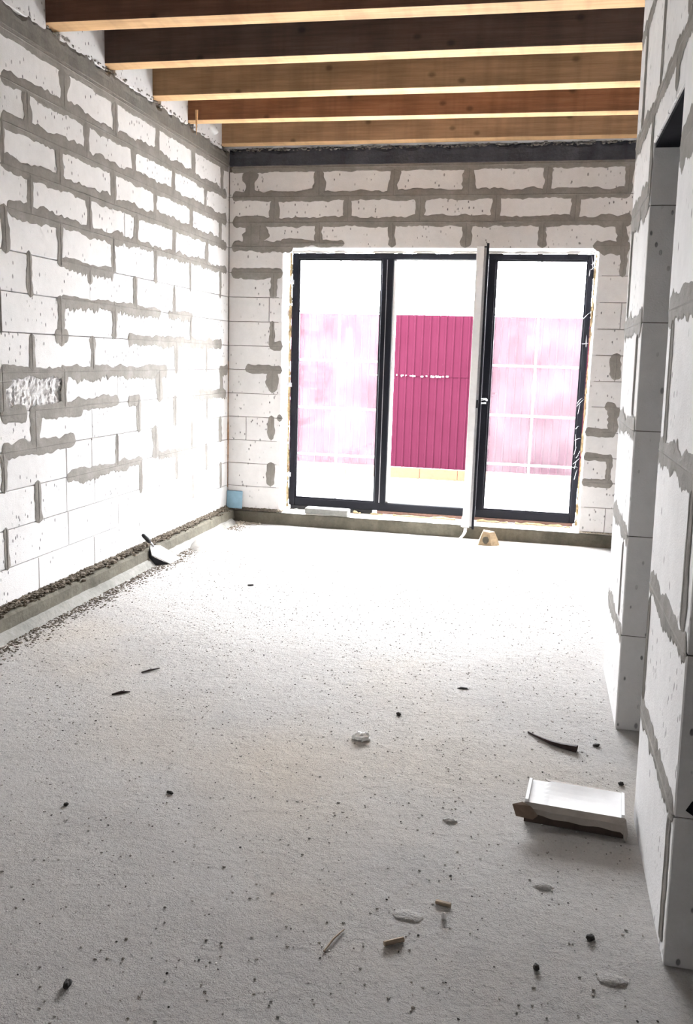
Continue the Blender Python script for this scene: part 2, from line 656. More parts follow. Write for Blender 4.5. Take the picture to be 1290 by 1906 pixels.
LV = {1: [(-2.587, 0.05), (-1.996, 0.038), (-1.395, 0.034), (-0.767, 0.031), (-0.171, 0.036)], 2: [(-2.948, 0.039), (-2.357, 0.034), (-1.76, 0.03), (-1.135, 0.032), (-0.531, 0.033)], 3: [(-3.172, 0.018), (-2.652, 0.038), (-2.034, 0.034), (-1.441, 0.034), (-0.805, 0.036), (-0.203, 0.031)], 4: [(-2.944, 0.034), (-2.337, 0.038), (-1.891, 0.0), (-1.728, 0.035), (-1.127, 0.033), (-0.496, 0.034)], 5: [(-3.176, 0.036), (-2.664, 0.036), (-2.049, 0.028), (-1.441, 0.031), (-0.832, 0.02), (-0.198, 0.025)], 6: [(-2.973, 0.029), (-2.347, 0.032), (-1.752, 0.031), (-1.127, 0.028), (-0.506, 0.0)], 7: [(-3.239, 0.008), (-2.68, 0.039), (-2.046, 0.036), (-0.824, 0.021)], 8: [(-2.975, 0.032), (-2.329, 0.032), (-1.732, 0.0), (-1.098, 0.039), (-0.505, 0.024)], 9: [(-3.247, 0.036), (-2.66, 0.034), (-2.02, 0.0), (-1.395, 0.053), (-0.799, 0.0), (-0.169, 0.038)], 10: [(-2.965, 0.046), (-2.352, 0.0), (-1.728, 0.032), (-1.123, 0.034), (-0.491, 0.023)], 11: [(-3.263, 0.028), (-2.657, 0.0), (-2.366, 0.0), (-2.04, 0.03), (-1.465, 0.053), (-0.811, 0.032), (-0.184, 0.038)], 12: [(-2.958, 0.034), (-2.667, 0.0), (-2.342, 0.0), (-1.708, 0.033), (-1.098, 0.029), (-0.502, 0.03)], 13: [(-3.263, 0.032), (-2.654, 0.0), (-2.037, 0.0), (-1.41, 0.0), (-0.786, 0.027), (-0.172, 0.032)], 14: [(-2.974, 0.0), (-2.359, 0.0), (-1.732, 0.0), (-1.113, 0.0)]}
LH = [(13, -3.169, -0.058), (12, -3.182, -0.055), (11, -3.196, -0.052), (10, -3.156, -0.049), (9, -2.67, -2.046), (8, -2.675, -1.355), (8, -1.237, -0.782), (7, -1.87, -0.155), (7, -2.751, -2.599), (6, -3.262, -1.252), (6, -0.216, -0.01), (5, -3.275, -3.035), (5, -2.974, -2.002), (5, -1.882, -1.692), (5, -0.784, -0.047), (4, -3.275, -2.551), (3, -2.663, -1.67), (3, -1.428, -0.697)]
BV = {1: [(0.178, 0.055), (0.764, 0.055), (1.376, 0.04), (1.967, 0.044), (2.563, 0.036), (3.161, 0.032)], 2: [(0.391, 0.04), (1.008, 0.032), (1.593, 0.04), (2.185, 0.032), (2.785, 0.04)], 3: [(0.192, 0.07), (0.775, 0.032), (1.378, 0.036), (1.964, 0.04), (2.559, 0.032), (3.143, 0.048)], 4: [(3.172, 0.028)], 5: [(0.393, 0.04)], 6: [(0.359, 0.0), (3.184, 0.0)], 7: [(0.39, 0.024)], 8: [(3.176, 0.036)], 9: [(0.394, 0.045)], 10: [(3.195, 0.04)], 11: [(0.391, 0.028), (0.165, 0.0)], 12: [(3.186, 0.024)], 13: [(0.392, 0.035)], 14: [(3.188, 0.0)]}
BH = [(13, 0.028, 3.186), (12, 0.031, 3.21), (11, 0.024, 0.988), (11, 2.935, 3.214), (10, 0.02, 0.475), (7, 0.363, 0.485), (6, 0.151, 0.484), (5, 3.116, 3.208), (4, 0.438, 0.495), (4, 2.98, 3.216), (3, 2.985, 3.21), (2, 2.983, 3.226)]

rb = random.Random(3)
# left wall courses (course 1 is the top one)
for c in range(1, 15):
    v1 = zc(15 - c)
    v0 = v1 - CH
    js = sorted([u for u, h in LV[c]])
    while js[0] > -4.0:
        js.insert(0, js[0] - .6)
    js[0] = -4.1
    js.append(-.002)
    for a, b in zip(js[:-1], js[1:]):
        if c == 9 and abs(a + 3.247) < .02:
            continue
        if b - a > .012:
            block(W_left, a, b, v0, v1, wl, rng=rb)
# the broken block: its face has spalled off
a, b, v0, v1 = -3.245, -2.662, zc(5) + .002, zc(6) - .002
nu, nv = 46, 18
rn = random.Random(11)
V = []
g1 = [smooth_noise(600 + k, 6, nu + 1) for k in range(nv + 1)]
lowv = [smooth_noise(700 + k, 4, nv + 1) for k in range(nu + 1)]
for j in range(nv + 1):
    for i in range(nu + 1):
        edge = min(i, nu - i, j, nv - j)
        d = -.002 - .011 * min(1, edge / 3) * (1 + .55 * lowv[i][j] + .3 * g1[j][i]) + rn.uniform(-.003, .003)
        V.append((a + (b - a) * i / nu, v0 + (v1 - v0) * j / nv, d))
F = [(j * (nu + 1) + i, j * (nu + 1) + i + 1, (j + 1) * (nu + 1) + i + 1, (j + 1) * (nu + 1) + i) for j in range(nv) for i in range(nu)]
wl_core = put('spalled_block', V, F, W_left, 'aac', wl)
wl_core['label'] = 'block with its face broken off, rough and pitted'

for c in LV:
    v1 = zc(15 - c)
    for u, h in LV[c]:
        if h > 0:
            top = v1 + .012 if c < 5 else v1 + .03 * rb.random()
            bot = v1 - CH - (.012 if c < 5 else .035 * rb.random())
            if c == 6 and abs(u + 2.347) < .01:
                bot = v1 - .10
            if c == 7 and abs(u + 2.68) < .01:
                bot -= .03
            smear(W_left, bot, top, u, h, h, wl, False, rag=.42)
for k, u0, u1 in LH:
    if k >= 11:
        smear(W_left, u0, u1, zc(k), .052, .030, wl, True, rag=.42)
    elif k == 10:
        smear(W_left, u0, -1.9, zc(k), .046, .036, wl, True, rag=.45)
        smear(W_left, -1.93, u1, zc(k) + .008, .030, .024, wl, True, rag=.6, teeth=.02)
    elif k in (9, 8):
        smear(W_left, u0, u1, zc(k), .022, .034, wl, True, rag=.5, teeth=.035)
    elif k == 7 and u1 - u0 < .3:
        smear(W_left, u0, u1, zc(k), .034, .05, wl, True, rag=.3)
    elif k == 6:
        if u0 < -3:
            smear(W_left, u0, -2.66, zc(k), .030, .026, wl, True, rag=.5, teeth=.012)
            u0 = -2.70
        smear(W_left, u0, u1, zc(k), .030, .042, wl, True, rag=.45, teeth=.03)
    elif k == 5 and u0 < -3:
        smear(W_left, u0, u1, zc(k) - .012, .038, .045, wl, True, rag=.4)
        smear(W_left, -3.3, -3.16, zc(k) + .155, .05, .04, wl, True, rag=.4)
    elif k == 5 and u0 < -2.9:
        smear(W_left, u0, -2.45, zc(k), .030, .05, wl, True, rag=.35)
        smear(W_left, -2.6, u1, zc(k) + .004, .042, .026, wl, True, rag=.4)
    elif k == 4:
        smear(W_left, u0, u1, zc(k), .046, .038, wl, True, rag=.35)
    else:
        smear(W_left, u0, u1, zc(k), .034, .036, wl, True, rag=.5, teeth=.015)

# back wall courses
for c in range(1, 15):
    v1 = zc(15 - c)
    v0 = v1 - CH
    js = sorted([u for u, h in BV.get(c, [])])
    spans = [(.002, 3.6)] if c <= 3 else [(.002, .472), (2.988, 3.6)]
    for s0, s1 in spans:
        cuts = [s0] + [u for u in js if s0 + .02 < u < s1 - .02] + [s1]
        for a, b in zip(cuts[:-1], cuts[1:]):
            top = v1 if not (c == 3) else v1
            block(W_back, a, b, v0 + (.002 if c == 3 and 0 < a < 2.9 else 0), top, wb, rng=rb)
for c in BV:
    v1 = zc(15 - c)
    for u, h in BV[c]:
        if h > 0:
            top = v1 + .01
            bot = v1 - CH - .01
            if c == 3 and .5 < u < 3:
                bot = v1 - CH + .004
            if c == 3 and u > 3:
                bot = v1 - CH - .02
            if c in (8, 9, 11, 13):
                top, bot = v1 + .02, v1 - CH + .01
            smear(W_back, bot, top, u, h, h, wb, False, rag=.45)
smear(W_back, zc(11) + .03, zc(12), .27, .075, .05, wb, False, rag=.7)
for k, u0, u1 in BH:
    if k == 11 and u0 < 1:
        smear(W_back, u0, .56, zc(k) + .006, .042, .04, wb, True, rag=.4)
        smear(W_back, .44, u1, zc(k) + .035, .03, .03, wb, True, rag=.4)
    elif k == 11:
        smear(W_back, u0, u1, zc(k) + .02, .05, .055, wb, True, rag=.5)
    elif k >= 12:
        smear(W_back, u0, u1, zc(k), .048, .034, wb, True, rag=.35)
    elif k == 10:
        smear(W_back, u0, u1, zc(k), .04, .05, wb, True, rag=.3)
    else:
        smear(W_back, u0, u1, zc(k), .038, .030, wb, True, rag=.35)

# ------------------------------------------------------------------ right wall: two piers of tall blocks, lintels over the openings
wr_v, wr_f = [], []


def sheared(u0, u1, v0, v1, w0, w1):
    P = []
    for w in (w0, w1):
        for v in (v0, v1):
            for u in (u0, u1):
                P.append(W_right(u, v, w))
    f = [(0, 1, 3, 2), (4, 6, 7, 5), (0, 4, 5, 1), (2, 3, 7, 6), (0, 2, 6, 4), (1, 5, 7, 3)]
    return P, [q[::-1] for q in f]


FAR, J1, N0, N1, J3 = -2.985, -3.69, -4.415, -5.13, -6.05
TH = .25
rows = [0, .392, .792, 1.2, 1.603, 2.02, 2.375, 2.79, 3.34]
core = [sheared(J1 + .006, FAR - .006, .002, 3.33, -TH + .006, -.006), sheared(N1 + .006, N0 - .006, .002, 3.33, -TH + .006, -.006),
        sheared(N0 - .006, J1 + .006, 2.24, 3.33, -TH + .006, -.006), sheared(J3, N1 + .006, 2.24, 3.33, -TH + .006, -.006)]
v, f = join(core)
wr = structure(mesh_obj('wall_right', v, f, 'joint'))
P, f = sheared(-9.9, J3, 0, 3.34, -TH, 0)
mesh_obj('plain_wall', P, f, 'aac_plain', wr)
cutp = {0: [], 1: [-3.55], 2: [], 3: [-3.57], 4: [-3.09], 5: [-3.66], 6: [-3.22, -3.81, -4.41], 7: [-3.5, -4.1]}
cutn = {0: [-5.065], 1: [-4.45], 2: [-5.04], 3: [-4.52], 4: [-4.9], 5: [-4.85], 6: [-5.02], 7: [-4.7]}
LB = 2.232        # underside of the lintels
for i in range(8):
    v0, v1 = rows[i], rows[i + 1]
    if i <= 5:
        segs = [(J1, FAR, cutp[i], v0), (N1, N0, cutn[i], v0)]
        if i == 5:
            segs += [(N0, J1, [-4.24], LB), (J3, N1, [-5.6], LB)]
    else:
        segs = [(J3, FAR, cutp[i] + cutn[i], v0)]
    for s0, s1, cu, lo in segs:
        cs = [s0] + sorted(cu) + [s1]
        for a, b in zip(cs[:-1], cs[1:]):
            block(W_right, a, b, lo, v1, wr, depth=TH, gap=.0018, rng=rb)
# near-black strips along the undersides of the lintels
for a, b in ((N0, J1), (J3, N1)):
    P, f = sheared(a + .002, b - .002, LB - .014, LB, -TH + .01, -.008)
    mesh_obj('lintel_underside', P, f, 'near_black', wr)
for z in (.392, .792, 1.2, 1.603):
    smear(W_right, J1 + .004, FAR - .01, z, .042, .038, wr, True, rag=.6, teeth=.012)
    smear(W_right, N1 + .004, N0 - .006, z, .040, .036, wr, True, rag=.55, teeth=.015)
smear(W_right, J1 + .004, FAR - .01, 2.06, .055, .05, wr, True, rag=.6, teeth=.02)
smear(W_right, N1, N0 - .006, 2.05, .055, .05, wr, True, rag=.5, teeth=.02)
smear(W_right, -4.75, FAR - .01, 2.365, .040, .035, wr, True, rag=.5, teeth=.02)
smear(W_right, -4.75, FAR - .01, 2.80, .030, .030, wr, True, rag=.5)
for u, v0, v1, h in ((-3.655, 2.05, 2.34, .028), (-4.25, 2.25, 2.36, .035), (-3.23, 2.38, 2.8, .02), (-3.82, 2.38, 2.8, .03), (-4.42, 2.4, 2.8, .03),
                     (-3.555, .43, .75, .014), (-3.575, 1.24, 1.57, .012), (-3.10, 1.64, 2.02, .014),
                     (-4.46, .42, .76, .02), (-4.53, 1.22, 1.58, .03), (-5.045, .82, 1.17, .035), (-5.075, .03, .37, .03)):
    smear(W_right, v0, v1, u, h, h, wr, False, rag=.3)
# dark tar smudges on the near reveal
for z in (.40, .80):
    V, F = lump_vf(3.08, N1 - .001, z + .025, .05, .004, .03, random.Random(int(z * 10)), 10, 5, .3)
    mesh_obj('tar_smudge', V, F, 'near_black', wr)

# closing walls of the shell (never seen straight on)
wf = structure(box('wall_far_side', 5.4, 5.7, -9.9, .3, 0, 3.4, 'aac_plain'))
wq = structure(box('wall_partition', 3.22, 5.4, -3.30, -3.10, 0, 3.34, 'aac_plain'))
wz = structure(mesh_obj('wall_rear', *join([box_vf(-.3, .5, -9.9, -9.6, 0, 3.4), box_vf(.5, 2.1, -9.9, -9.6, 0, 3.4), box_vf(2.1, 5.7, -9.9, -9.6, 0, 3.4)]), 'aac_plain'))

# ------------------------------------------------------------------ ring beams
def ring(name, fr, u0, u1, v0, v1, mat, proud, seed):
    n = int((u1 - u0) / .02)
    t1 = smooth_noise(seed, 5, n + 1)
    t2 = smooth_noise(seed + 1, 1.6, n + 1)
    V = []
    for i in range(n + 1):
        u = u0 + (u1 - u0) * i / n
        top = v1 + .012 * t1[i] + .008 * t2[i]
        for v, w in ((v0, -.2), (v0, proud), (v0 + .004, proud + .003), (v0 + .045, proud + .001), ((v0 + v1) / 2, proud + .0015 * t1[i]),
                     (top - .03, proud + .001), (top - .012, proud - .004 + .004 * t2[i]), (top, proud - .016 + .008 * t1[i]), (top + .004, -.05), (top - .01, -.2)):
            V.append((u, v, w))
    m = 10
    F = []
    for i in range(n):
        for k in range(m):
            k2 = (k + 1) % m
            F.append((i * m + k, (i + 1) * m + k, (i + 1) * m + k2, i * m + k2))
    F.append(tuple(range(m)))
    F.append(tuple(n * m + k for k in range(m))[::-1])
    if FLIP[fr]:
        F = [q[::-1] for q in F]
    return structure(mesh_obj(name, [fr(*p) for p in V], F, mat))


tr1 = ring('trim_1', W_left, -9.6, -.004, 2.962, 3.075, 'ring', .002, 41)
tr2 = ring('trim_2', W_back, .004, 5.4, 2.962, 3.092, 'ring_dark', .002, 51)
smear(W_left, -4.1, -.02, 2.945, .022, .035, wl, True, rag=.25)
smear(W_back, .02, 3.4, 2.945, .022, .034, wb, True, rag=.25)
rr = random.Random(5)
parts = []
for i in range(420):
    u = rr.uniform(-4, -.02)
    s = rr.uniform(.003, .010)
    parts.append(lump_vf(-.004 + rr.uniform(-.012, .006), u, 3.078 + rr.uniform(-.006, .012), s, s * 1.5, s * .8, rr, 5, 3, .4))
o = mesh_obj('crumbled_edge', *join(parts), 'mortar', tr1)
o['kind'] = 'stuff'
parts = []
for i in range(420):
    u = rr.uniform(.02, 3.4)
    s = rr.uniform(.003, .011)
    parts.append(lump_vf(u, .002 - rr.uniform(-.010, .008), 3.09 + rr.uniform(-.014, .010), s * 1.6, s, s * .8, rr, 5, 3, .4))
o = mesh_obj('crumbled_edge', *join(parts), 'mortar', tr2)
o['kind'] = 'stuff'

# ------------------------------------------------------------------ ceiling joists
JO = [('wood_umber', -2.745, -2.66, .134, 'dark reddish timber ceiling joist nearest the viewer, cut off by the top of the picture'),
      ('wood_dark', -2.11, -2.06, .122, 'darkest grey-brown timber ceiling joist, second from the top of the picture'),
      ('wood_tan', -1.46, -1.41, .128, 'orange-tan timber ceiling joist with cross saw marks, third from the top'),
      ('wood_red', -.864, -.785, .105, 'red-brown timber ceiling joist with dark edge streaks, beside the hanging splinter'),
      ('wood_tan', -.172, -.150, .115, 'tan timber ceiling joist resting just in front of the back ring beam')]
for mat, yl, yr, wd, lab in JO:
    e = empty('ceiling_joist', (0, yl, 3.105), math.atan2(yr - yl, 3.1))
    tag(e, lab, 'joist', 'ceiling joists across the room')
    n = 60
    t1 = smooth_noise(int(-yl * 1000), 12, n + 1)
    V = []
    for i in range(n + 1):
        x = -.16 + 5.56 * i / n
        dz = .002 * t1[i]
        for y, z in ((0.003, dz), (wd - .003, dz), (wd, .003 + dz), (wd, .236), (0, .236), (0, .003 + dz)):
            V.append((x, y, z))
    F, fm = [], []
    for i in range(n):
        for k in range(6):
            k2 = (k + 1) % 6
            F.append((i * 6 + k, i * 6 + k2, (i + 1) * 6 + k2, (i + 1) * 6 + k))
            fm.append(1 if k == 0 else 0)
    F.append((0, 1, 2, 3, 4, 5)[::-1])
    fm.append(0)
    F.append(tuple(n * 6 + k for k in range(6)))
    fm.append(0)
    body = mesh_obj('timber', V, [q[::-1] for q in F], mat, e)
    # paler underside: a face of its own, floor bounce light painted into its colour
    V = []
    for i in range(n + 1):
        x = -.03 + 5.43 * i / n
        V += [(x, .001, -.0012 + .002 * t1[i]), (x, wd - .001, -.0012 + .002 * t1[i])]
    F = [(2 * i, 2 * i + 1, 2 * i + 3, 2 * i + 2) for i in range(n)]
    un = mesh_obj('lit_underside', V, [q for q in F], 'wood_pale', e)
    un['label'] = 'pale underside with floor light painted into its colour'
# masonry infill between the joist ends on the left wall
gaps = [(-2.06, -2.62), (-1.40, -1.985), (-.80, -1.335), (-.16, -.755), (-2.70, -3.25), (-3.25, -4.2)]
for a, b in [(-2.614, -2.107), (-1.99, -1.457), (-1.335, -.86), (-.757, -.168), (-4.1, -2.742)]:
    block(W_left, a, b, 3.06, 3.34, wl, depth=.25, gap=.004, rng=rb)

# ------------------------------------------------------------------ kerbs at the wall foot
def profile_strip(name, fr, u0, u1, prof, mat, seed, amp, parent=None, step=.025):
    n = int((u1 - u0) / step)
    V = []
    m = len(prof)
    ns = [smooth_noise(seed + k, 5, n + 1) for k in range(m)]
    ns2 = [smooth_noise(seed + 70 + k, 1.7, n + 1) for k in range(m)]
    for i in range(n + 1):
        u = u0 + (u1 - u0) * i / n
        for k, (w, v) in enumerate(prof):
            V.append((u, v + amp * (.7 * ns[k][i] + .5 * ns2[k][i]), w + amp * .5 * ns2[k][i]))
    F = [(i * m + k, (i + 1) * m + k, (i + 1) * m + k + 1, i * m + k + 1) for i in range(n) for k in range(m - 1)]
    # profiles run from the top of the wall side down to the floor, so the faces look out of the wall
    F = [q[::-1] for q in F]
    return put(name, V, F, fr, mat, parent)


bl = structure(profile_strip('baseboard_left', W_left, -9.5, -.02, [(-.004, .118), (.05, .112), (.068, .100), (.074, .055), (.078, .034)], 'kerb', 300, .004))
profile_strip('mortar_fillet', W_left, -9.5, -.1, [(.070, .046), (.092, .034), (.108, .014), (.124, -.004)], 'fillet', 330, .002, bl)
bb = structure(profile_strip('baseboard_back', W_back, .03, 5.4, [(-.19, .112), (-.05, .109), (-.012, .106), (.004, .098), (.010, .05), (.018, -.004)], 'kerb', 350, .003))
profile_strip('screed_ledge', W_back, .45, 3.3, [(-.19, .116), (-.05, .113), (-.006, .110), (.003, .104)], 'sill', 380, .002, bb)


def rubble(name, n, fn, mat, parent, seed, s0, s1, seg=5):
    r = random.Random(seed)
    parts = []
    for i in range(n):
        x, y, z, k = fn(r)
        s = r.uniform(s0, s1) * k
        parts.append(lump_vf(x, y, z + s * .3, s * r.uniform(.8, 1.6), s * r.uniform(.8, 1.6), s * r.uniform(.5, .9), r, seg, 3, .4))
    o = mesh_obj(name, *join(parts), mat, parent)
    o['kind'] = 'stuff'
    return o


rubble('dirt_ridge', 2600, lambda r: (lambda u, w: (w, u, .114 + .022 * (1 - w / .05), 1))(r.uniform(-4.2, -.05), abs(r.gauss(.012, .018))), 'dirt', bl, 21, .004, .012)
rubble('dirt_clods', 40, lambda r: (r.uniform(.005, .045), r.uniform(-4.2, -.3), .122, 1), 'dirt', bl, 22, .010, .022, 7)
rubble('dirt_scatter', 3500, lambda r: (lambda u, w: (.122 + w, u, -.001, 1))(r.uniform(-4.4, -.2), abs(r.gauss(0, .06))), 'dirt', bl, 23, .002, .006)
rubble('dirt_ridge', 420, lambda r: (lambda u, w: (u, -w + .004, .112 + .010 * (1 - w / .03), 1))(r.uniform(.02, .50), abs(r.gauss(.002, .010))), 'dirt', bb, 24, .005, .014)
rubble('dirt_ridge', 160, lambda r: (r.uniform(3.0, 3.5), .004 - abs(r.gauss(.0, .006)), .112, 1), 'dirt_pale', bb, 25, .004, .010)
rubble('corner_rubble', 160, lambda r: (abs(r.gauss(.06, .10)) + .05, -abs(r.gauss(.03, .05)) - .02, .0, 1), 'dirt_pale', bb, 26, .004, .014)

# rusty foam bead in the corner of left and back wall
n = 70
t1 = smooth_noise(901, 3, n + 1)
t2 = smooth_noise(911, 6, n + 1)
pts = [(.002, -.003, .30 + 2.62 * i / n) for i in range(n + 1)]
rad = [.003 + (.004 + .005 * max(0, t1[i]) if 6 < i < 27 and t2[i] > -.35 else 0) for i in range(n + 1)]
wbf = mesh_obj('foam_bead', *tube_vf(pts[:30], rad[:30], 6), 'foam_rust', wb, True)
mesh_obj('corner_joint', *tube_vf(pts[29:], rad[29:], 6), 'joint', wb, True)

# ------------------------------------------------------------------ terrace window: two fixed lights and an open leaf between them
win = structure(empty('window_1', (0, .17, 0)))
X0, X1, Z0, Z1 = .507, 2.965, .150, 2.298
ML0, ML1 = 1.275, 1.372         # left mullion
MR0, MR1 = 2.118, 2.205         # right mullion
FD = .075                       # profile depth, behind local y=0
box('frame_side', X0, X0 + .055, 0, FD, Z0, Z1, 'frame', win, .004)
box('frame_side', X1 - .045, X1, 0, FD, Z0, Z1, 'frame', win, .004)
box('frame_head', X0 + .055, X1 - .045, 0.001, FD, Z1 - .045, Z1, 'frame', win, .004)
box('frame_foot', X0 + .055, X1 - .045, 0.001, FD, Z0, Z0 + .068, 'frame', win, .004)
m1 = box('mullion', ML0, ML1, -.002, FD, Z0 + .066, Z1 - .044, 'frame', win, .004)
box('groove', ML0 + .040, ML0 + .046, -.0035, -.0015, Z0 + .07, Z1 - .05, 'steel', m1)
m2 = box('mullion', MR0, MR1, -.002, FD, Z0 + .066, Z1 - .044, 'frame', win, .004)
box('groove', MR0 + .018, MR0 + .023, -.0035, -.0015, Z0 + .07, Z1 - .05, 'steel', m2)
# white core of the rebate around the door opening
box('rebate', ML1, ML1 + .022, .012, FD, Z0 + .066, Z1 - .044, 'pvc', win, .002)
box('rebate', MR0 - .022, MR0, .012, FD, Z0 + .066, Z1 - .044, 'pvc', win, .002)
box('rebate', ML1, MR0, .012, FD, Z0 + .066, Z0 + .086, 'pvc', win, .002)
box('rebate', ML1, MR0, .012, FD, Z1 - .060, Z1 - .044, 'pvc', win, .002)
for xa, xb in ((X0 + .055, ML0), (MR1, X1 - .045)):
    # glazing bead, pane, inner bars
    g = .012
    za, zb = Z0 + .068, Z1 - .045
    bead = mesh_obj('glazing_bead', *join([box_vf(xa, xa + g, .006, .03, za, zb), box_vf(xb - g, xb, .006, .03, za, zb),
                                           box_vf(xa + g, xb - g, .006, .03, za, za + g), box_vf(xa + g, xb - g, .006, .03, zb - g, zb)]), 'frame', win)
    pane = box('pane', xa + .004, xb - .004, .034, .038, za + .004, zb - .004, 'glass', win)
    xm = (xa + xb) / 2
    box('glazing_bar', xm - .009, xm + .009, .024, .032, za + .012, zb - .012, 'tape', pane)
    for q in range(5):
        zz = .608 + .405 * q
        if zz < zb - .05:
            box('glazing_bar', xa + .012, xm - .0092, .024, .032, zz - .009, zz + .009, 'tape', pane)
            box('glazing_bar', xm + .0092, xb - .012, .024, .032, zz - .009, zz + .009, 'tape', pane)
# packing and foam under and beside the frame
box('packing_strip', 1.30, 2.95, -.004, .06, .122, .150, 'packer', win, .003)
box('packing_strip', .52, 1.26, .004, .06, .118, .150, 'black', win, .003)


def foam(p0, p1, r, n, seed):
    t1 = smooth_noise(seed, 3, n + 1)
    t2 = smooth_noise(seed + 1, 2, n + 1)
    p0, p1 = Vector(p0), Vector(p1)
    pts = [p0.lerp(p1, i / n) + Vector((.2 * r * t2[i], .4 * r * t1[i], .2 * r * t1[i])) for i in range(n + 1)]
    rad = [r * (.75 + .5 * t1[i] + .2 * t2[i]) for i in range(n + 1)]
    return tube_vf(pts, rad, 7)


mesh_obj('foam_bead', *foam((.492, .015, .13), (.490, .015, 2.30), .014, 90, 61), 'foam', win, True)
mesh_obj('foam_bead', *foam((2.975, .012, .13), (2.975, .012, 2.30), .011, 90, 62), 'foam', win, True)
mesh_obj('foam_bead', *foam((.50, .012, 2.308), (2.97, .012, 2.308), .012, 90, 63), 'sill', win, True)
for a, b in ((1.45, 1.98), (2.16, 2.42), (2.48, 2.93), (1.25, 1.36), (1.10, 1.16)):
    mesh_obj('foam_bead', *foam((a, -.012, .122), (b, -.012, .120), .013, max(8, int((b - a) * 60)), int(a * 1000)), 'foam', win, True)
# cobwebs and plaster splashes on the right profile
r = random.Random(77)
for q in range(22):
    z = r.choice([r.uniform(.5, 1.3), r.uniform(1.6, 1.95), r.uniform(2.05, 2.25), r.uniform(.6, .9)])
    x = r.uniform(X1 - .043, X1 - .006)
    L_ = r.uniform(.02, .09)
    an = r.choice([r.uniform(-.5, .5), r.uniform(1.1, 2.0)])
    pts = []
    for i in range(6):
        t = i / 5 - .5
        pts.append((min(X1 - .002, max(X1 - .052, x + L_ * t * math.cos(an))), -.006, z + L_ * t * math.sin(an) + .012 * math.sin(4 * t)))
    o = mesh_obj('cobweb', *tube_vf(pts, [.0005, .0016, .0026, .002, .001, .0004], 5), 'web', win)
for px, pz in ((.515, 2.06), (.512, 1.2), (.517, .42)):
    box('frame_anchor', px - .035, px + .008, -.006, -.001, pz - .018, pz + .018, 'steel', win, .001)

# the open leaf, swung into the room
ang = math.radians(92.0)
leaf = empty('door_leaf', (2.150, -.03, 0), 0, win)
# leaf runs from the hinge (local y=0) towards the room (negative y); turned a little past square
leaf.rotation_euler = (0, 0, math.radians(2.2))
LT, LL, LZ0, LZ1 = .078, .66, .185, 2.272
pw = .075
for nm, ya, yb, za, zb in (('stile', -LL, -LL + pw, LZ0, LZ1), ('stile', -pw, 0, LZ0, LZ1), ('rail', -LL + pw, -pw, LZ0, LZ0 + pw), ('rail', -LL + pw, -pw, LZ1 - pw, LZ1)):
    yy = ya + (.006 if nm == 'stile' and ya < -.3 else 0)
    st = mesh_obj(nm, *box_vf(-LT, 0, yy, yb, za, zb, .003), None, leaf, mats=['frame'])
# white core showing on the free edge, with its locking strip
box('edge_core', -LT, -.024, -LL - .004, -LL + .0055, LZ0, LZ1, 'pvc', leaf, .002)
ls = box('locking_strip', -.0235, -.006, -LL - .0035, -LL + .0055, LZ0 + .01, LZ1 - .01, 'steel', leaf, .001)
box('edge_lip', -.0055, .012, -LL - .012, -LL + .0055, LZ0 - .01, LZ1 + .02, 'frame', leaf, .002)
box('pane', -.05, -.044, -LL + pw, -pw, LZ0 + pw, LZ1 - pw, 'glass', leaf)
box('drip_bar', -LT - .01, -LT, -LL + .01, -.02, LZ0, LZ0 + .05, 'pvc', leaf, .002)
# lever handle (two prongs of a bare spindle and rosette)
mesh_obj('handle', *join([box_vf(.001, .010, -LL + .012, -LL + .042, 1.09, 1.20, .002), tube_vf([(.01, -LL + .03, 1.165), (.045, -LL + .03, 1.167), (.055, -LL + .05, 1.160)], .007, 8),
                          tube_vf([(.01, -LL + .03, 1.135), (.05, -LL + .03, 1.138)], .005, 8)]), 'chrome', leaf, True)['label'] = 'bright metal handle stub'
box('latch', -.022, -.008, -LL - .008, -LL - .003, 1.10, 1.16, 'black', leaf, .001)

# ------------------------------------------------------------------ outside: yard and sheet metal fence
structure(mesh_obj('ground', [(-40, .285, -.34), (40, .285, -.34), (40, 60, -.34), (-40, 60, -.34)], [(0, 1, 2, 3)], 'yard'))
box('doorstep', .3, 3.2, .285, 1.1, -.34, .02, 'yard', bpy.data.objects['ground'], .01)
FY = 6.0
fence = tag(empty('sheet_metal_fence', (1.5, FY, -.34)), 'wine-red profiled sheet metal fence on an orange footing, seen through the open window', 'fence')


def sheet(xa, xb, za, zb, y):
    prof = []
    x = xa
    P = .115
    while x < xb - 1e-6:
        for dx, dy in ((0, 0), (.045, 0), (.057, -.018), (.075, -.018), (.087, 0)):
            if x + dx <= xb:
                prof.append((x + dx, dy))
        x += P
    prof.append((xb, 0))
    V = []
    for px, dy in prof:
        V += [(px, y + dy, za), (px, y + dy, zb), (px, y + dy + .002, za), (px, y + dy + .002, zb)]
    F = []
    for i in range(len(prof) - 1):
        a, b = i * 4, (i + 1) * 4
        F += [(a, b, b + 1, a + 1), (b + 2, a + 2, a + 3, b + 3), (a + 1, b + 1, b + 3, a + 3), (b, a, a + 2, b + 2)]
    return V, F


